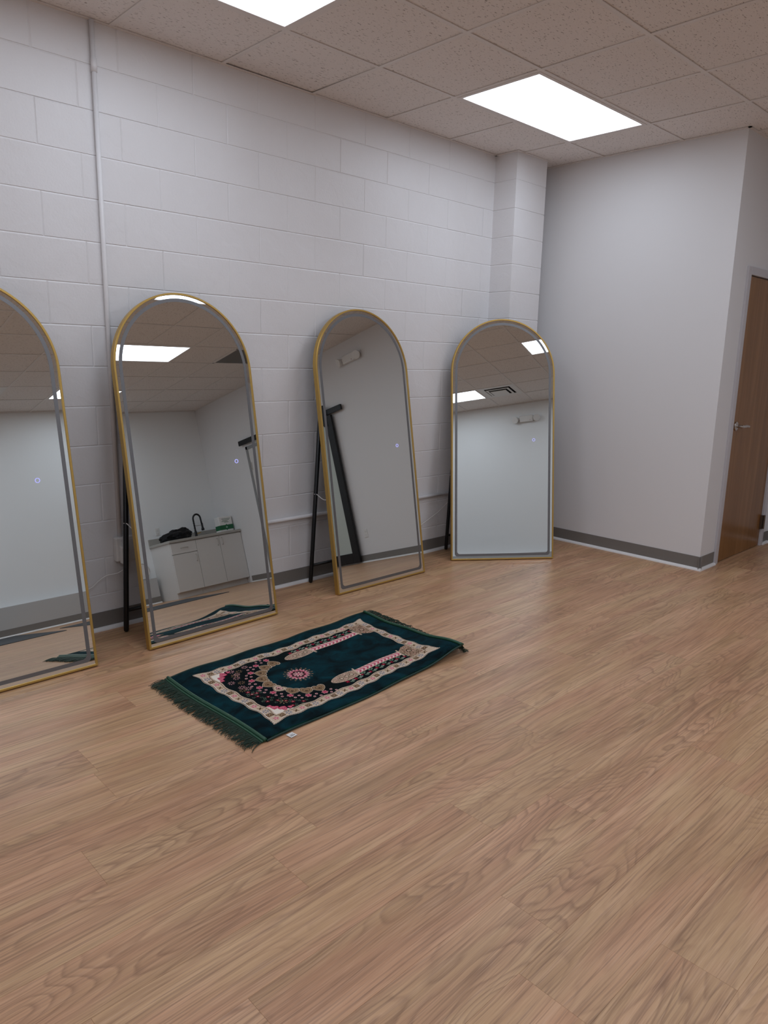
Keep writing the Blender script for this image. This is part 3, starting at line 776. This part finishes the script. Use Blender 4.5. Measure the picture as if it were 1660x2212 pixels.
# capitals, columns, bases
sw = np.sin(s*340+5*np.sin(tt*190))*np.sin(tt*300+4*np.sin(s*150))
for sg in (-1, 1):
    T_ = tt*sg
    w_ = .036*np.sqrt(np.clip(1-((s-.635)/.098)**2, 0, 1))
    cap = (np.abs(T_-.178) < w_) & (s < .70) & (s > .535)
    put(cap, CREAM); put(cap & (np.abs(T_-.178) < w_-.003) & (sw > .25), TAN); put(cap & (np.abs(T_-.178) < w_-.003) & (sw < -.3), BROWN)
    put(cap & (sw > .72), BLUSH)
    for cxx in (.60, .635, .667): put(annul(cxx, sg*.178, .008, .011), BROWN); put(disk(cxx, sg*.178, .008), CREAM)
    colm = (s > .70) & (s < 1.03) & (np.abs(T_-.176) < .021)
    ph_ = (s*1.0+np.abs(T_-.176)*.9)
    put(colm, BLUSH); put(colm & ((ph_ % .026) < .011), PINK); put(colm & ((ph_ % .026) < .0045), MAG); put(colm & (((ph_+.012) % .026) < .004), WHITE)
    put(colm & (np.abs(T_-.176) > .018), CREAM)
    for sc in (.703, 1.030):
        barm = (np.abs(s-sc+(T_-.176)*.18) < .0045) & (np.abs(T_-.176) < .040); put(barm, CREAM)
    bs = (s > 1.037) & inner & (T_ > .125+ (1.13-s)*-.0) & (T_ > .15-.035*np.clip((s-1.05)/.05, 0, 1))
    put(bs, TAN); put(bs & (sw > .2), CREAM); put(bs & (sw < -.25), BROWN); put(bs & (sw > .8), MAG)
    put(annul(1.085, sg*.19, .012, .016) & bs, BROWN); flower(1.085, sg*.19, .011, 5, CREAM, RED)
    # corner peonies
    q = inner & (s < .245) & (T_ > .165) & (((s-.155)+(.26-T_)) < .088+.008*np.sin(s*160))
    put(q, WHITE)
    for (a, b, r, an) in ((.178, .205, .020, 2.2), (.208, .228, .022, -.6), (.24, .238, .012, 0), (.170, .180, .012, 1.6)):
        heart(a, sg*b, r, sg*an, MAG); heart(a, sg*b, r*.82, sg*an, PINK); R, A = polar(a, sg*b); put((R < r*.42) & (R > r*.25) & (A*sg > 0), MAG)
    star(.243, sg*.183, .02, 6, TAN)
# central medallion
put((R0_ < .060+.013*np.cos(18*A0_)) & (R0_ > .05), TAN); put((R0_ < .055+.013*np.cos(18*A0_)) & (R0_ > .052), TEAL); put(R0_ < .049+.007*np.cos(18*A0_), BLUSH); put(R0_ < .044+.005*np.cos(18*A0_), PINK)
put(R0_ < .034+.004*np.cos(8*A0_), lin(60, 26, 28))
put((R0_ < .025) & (np.abs(np.cos(4*A0_)) > .55) & (R0_ > .006), BLUSH); put(R0_ < .009, BLUSH); put(R0_ < .005, MAG)

# soft hem side binding darker green on both long edges
put((np.abs(tt) > RW/2-.010), lin(8, 48, 38))

cor = {(0, 0): (.862, -1.578), (0, 1): (.850, -.805), (1, 0): (2.098, -1.508), (1, 1): (2.130, -.735)}
def rug_xy(u, v):
    x = (1-u)*(1-v)*cor[0, 0][0]+(1-u)*v*cor[0, 1][0]+u*(1-v)*cor[1, 0][0]+u*v*cor[1, 1][0]
    y = (1-u)*(1-v)*cor[0, 0][1]+(1-u)*v*cor[0, 1][1]+u*(1-v)*cor[1, 0][1]+u*v*cor[1, 1][1]
    y = y + .006*np.sin(u*9+1)*(1-v) + .004*np.sin(u*7)*v
    x = x + .008*np.sin(v*6+.6)*(1-u)
    return x, y
def rug_z(u, v):
    z = .0085 + .0030*np.sin(u*11+v*3)*np.sin(v*5+.5) + .0022*np.sin(u*23-v*7)*(.4+v)
    z = z + .045*np.exp(-((1-u)/.13)**2)*np.exp(-(v/.33)**2)          # lifted corner
    z = z + .010*np.exp(-((u-.03)/.05)**2)*np.exp(-((v-.5)/.5)**2)*0
    z = z + .006*np.exp(-((1-u)/.10)**2)*(1+np.sin(v*15))*.5
    return np.maximum(z, .0055)
rug = thing('prayer_rug', 'dark teal patterned prayer rug with green fringes lying on the plank floor', 'rug', (0, 0, .001))
X, Y = rug_xy(U, V); Z = rug_z(U, V)
edge_d = np.minimum(np.minimum(V, 1-V)*RW, np.minimum(U, 1-U)*RL); Z = Z-.004*np.exp(-(edge_d/.006)**2)
rel = (C.sum(2)-TEAL.sum()); Z = Z+.0006*(rel > .15)                     # carved pattern pile
verts = np.stack([X, Y, Z], -1).reshape(-1, 3)
idx = np.arange(RNX*RNY).reshape(RNX, RNY)
quads = np.stack([idx[:-1, :-1], idx[1:, :-1], idx[1:, 1:], idx[:-1, 1:]], -1).reshape(-1, 4)
me = bpy.data.meshes.new('pile')
me.vertices.add(len(verts)); me.vertices.foreach_set('co', verts.ravel().astype(np.float32))
me.loops.add(quads.size); me.loops.foreach_set('vertex_index', quads.ravel().astype(np.int32))
me.polygons.add(len(quads)); me.polygons.foreach_set('loop_start', np.arange(0, quads.size, 4, dtype=np.int32))
me.polygons.foreach_set('loop_total', np.full(len(quads), 4, dtype=np.int32))
me.update(calc_edges=True); me.validate()
me.polygons.foreach_set('use_smooth', np.ones(len(quads), dtype=bool))
ca = me.color_attributes.new('pattern', 'FLOAT_COLOR', 'POINT')
ca.data.foreach_set('color', np.concatenate([C.reshape(-1, 3), np.ones((RNX*RNY, 1))], 1).ravel().astype(np.float32))
me.materials.append(M_PILE)
pile = bpy.data.objects.new('pile', me); COL.objects.link(pile); pile.parent = rug
k = NT(M_PILE)
a_ = k.n('ShaderNodeAttribute', attribute_name='pattern')
nap = k.noise(k.coords((1, 1.4, 1)), 7.5, 4, .6, .8)
nap_shade = k.ramp(nap, [(.38, (.16, .16, .19)), (.50, (.62, .62, .64)), (.66, (1.35, 1.35, 1.35))])  # random velvet nap tone, with light and shade on the pile mixed in
bright = k.n('ShaderNodeRGBToBW'); k.l(a_.outputs['Color'], bright.inputs[0])
isdark = k.ramp(bright.outputs[0], [(.03, (1, 1, 1)), (.10, (0, 0, 0))])
grain = k.ramp(k.noise(k.coords(), 900, 1), [(.3, (.82, .82, .82)), (.7, (1.08, 1.08, 1.08))])
c1_ = k.mix(isdark, a_.outputs['Color'], k.mix(1.0, a_.outputs['Color'], nap_shade, 'MULTIPLY'))
k.l(k.mix(1.0, c1_, grain, 'MULTIPLY'), k.b.inputs['Base Color'])
k.b.inputs['Sheen Weight'].default_value = .07; k.b.inputs['Sheen Roughness'].default_value = .4
k.b.inputs['Sheen Tint'].default_value = (.35, .75, .8, 1)
k.bump(k.math('ADD', k.noise(k.coords(), 700, 1), k.math('MULTIPLY', nap, 2.)), .25, .002)
# backing under the pile
bm = bmesh.new(); prev = None
for i in range(141):
    u = i/140; row = []
    for j in range(61):
        v_ = j/60; x, y = rug_xy(u, v_); row.append(bm.verts.new((float(x), float(y), max(.0003, float(rug_z(u, v_))-.0056))))
    if prev:
        for a, b, c, e in zip(prev, row, row[1:], prev[1:]): bm.faces.new((a, b, c, e))
    prev = row
obj('backing', bm, mat('green_backing', (.006, .03, .02), .7), rug)
# long side bindings
for v_ in (0., 1.):
    bm = bmesh.new(); P = []
    for i in range(61):
        u = i/60; x, y = rug_xy(u, v_); P.append((float(x), float(y)+(-.002 if v_ == 0 else .002), float(rug_z(u, v_))-.0035))
    tube(bm, P, .0042, 8); obj('side_binding', bm, mat('dark_binding', (.006, .03, .022), .6), rug, smooth=True)
# hems and fringes
for end in (0., 1.):
    bm = bmesh.new(); P = []; sgn = -1 if end == 0 else 1
    for i in range(41):
        v_ = i/40; x, y = rug_xy(end, v_); P.append((float(x)+sgn*.006, float(y), float(rug_z(end, v_))+.0015))
    for o_, r_, dz in ((0, .0085, 0), (sgn*.013, .0045, -.003)):
        tube(bm, [(a+o_, b, c+dz) for a, b, c in P], r_, 10)
    obj('hem', bm, M_SATIN, rug, smooth=True)
    bm = bmesh.new(); rf = random.Random(31+int(end)); NS = 330
    Lf = .088 if end == 0 else .05
    # woven heading
    A, B = [], []
    for i in range(41):
        v_ = i/40; x, y = rug_xy(end, v_); z = float(rug_z(end, v_))
        A.append(bm.verts.new((float(x)+sgn*.012, float(y), z-.001))); B.append(bm.verts.new((float(x)+sgn*(.012+Lf*.28), float(y)-.002, max(.004, z*.5))))
    for i in range(40): bm.faces.new((A[i], A[i+1], B[i+1], B[i]))
    for i in range(NS):
        v_ = min(max((i+rf.uniform(-.5, .5))/NS, 0), 1); x, y = rug_xy(end, v_); x, y = float(x), float(y); z = float(rug_z(end, v_))
        L = Lf*rf.uniform(.72, 1.12); dy = rf.gauss(-.006 if end == 0 else .0, .008); lift = rf.uniform(.003, .011) if end == 0 else rf.uniform(.004, .022)
        p = [(x+sgn*(.012+Lf*.2), y, max(.004, z*.6)+.0015), (x+sgn*(.012+L*.55), y+dy*.4, lift), (x+sgn*(.012+L*.85), y+dy, lift*.7+.001), (x+sgn*(.012+L), y+dy*1.6+rf.gauss(0, .004), .002+rf.uniform(0, lift*.5))]
        tube(bm, spline(p, 3), [.0016]*7+[.0013, .0011, .0008], 4)
    tag(obj('fringe', bm, M_FRINGE, rug, smooth=True), kind='stuff')
x, y = .968, -1.585
bm = bmesh.new(); box(bm, (-.016, -.028, .0015), (.016, .004, .0025)); o = obj('care_label', bm, M_PLASTIC, rug); o.location = (x, y, 0); o.rotation_euler = (0, 0, .1)
bm = bmesh.new(); box(bm, (-.011, -.020, .0026), (.011, -.017, .0028)); box(bm, (-.008, -.012, .0026), (.008, -.010, .0028)); o2 = obj('print', bm, M_DARK, o)
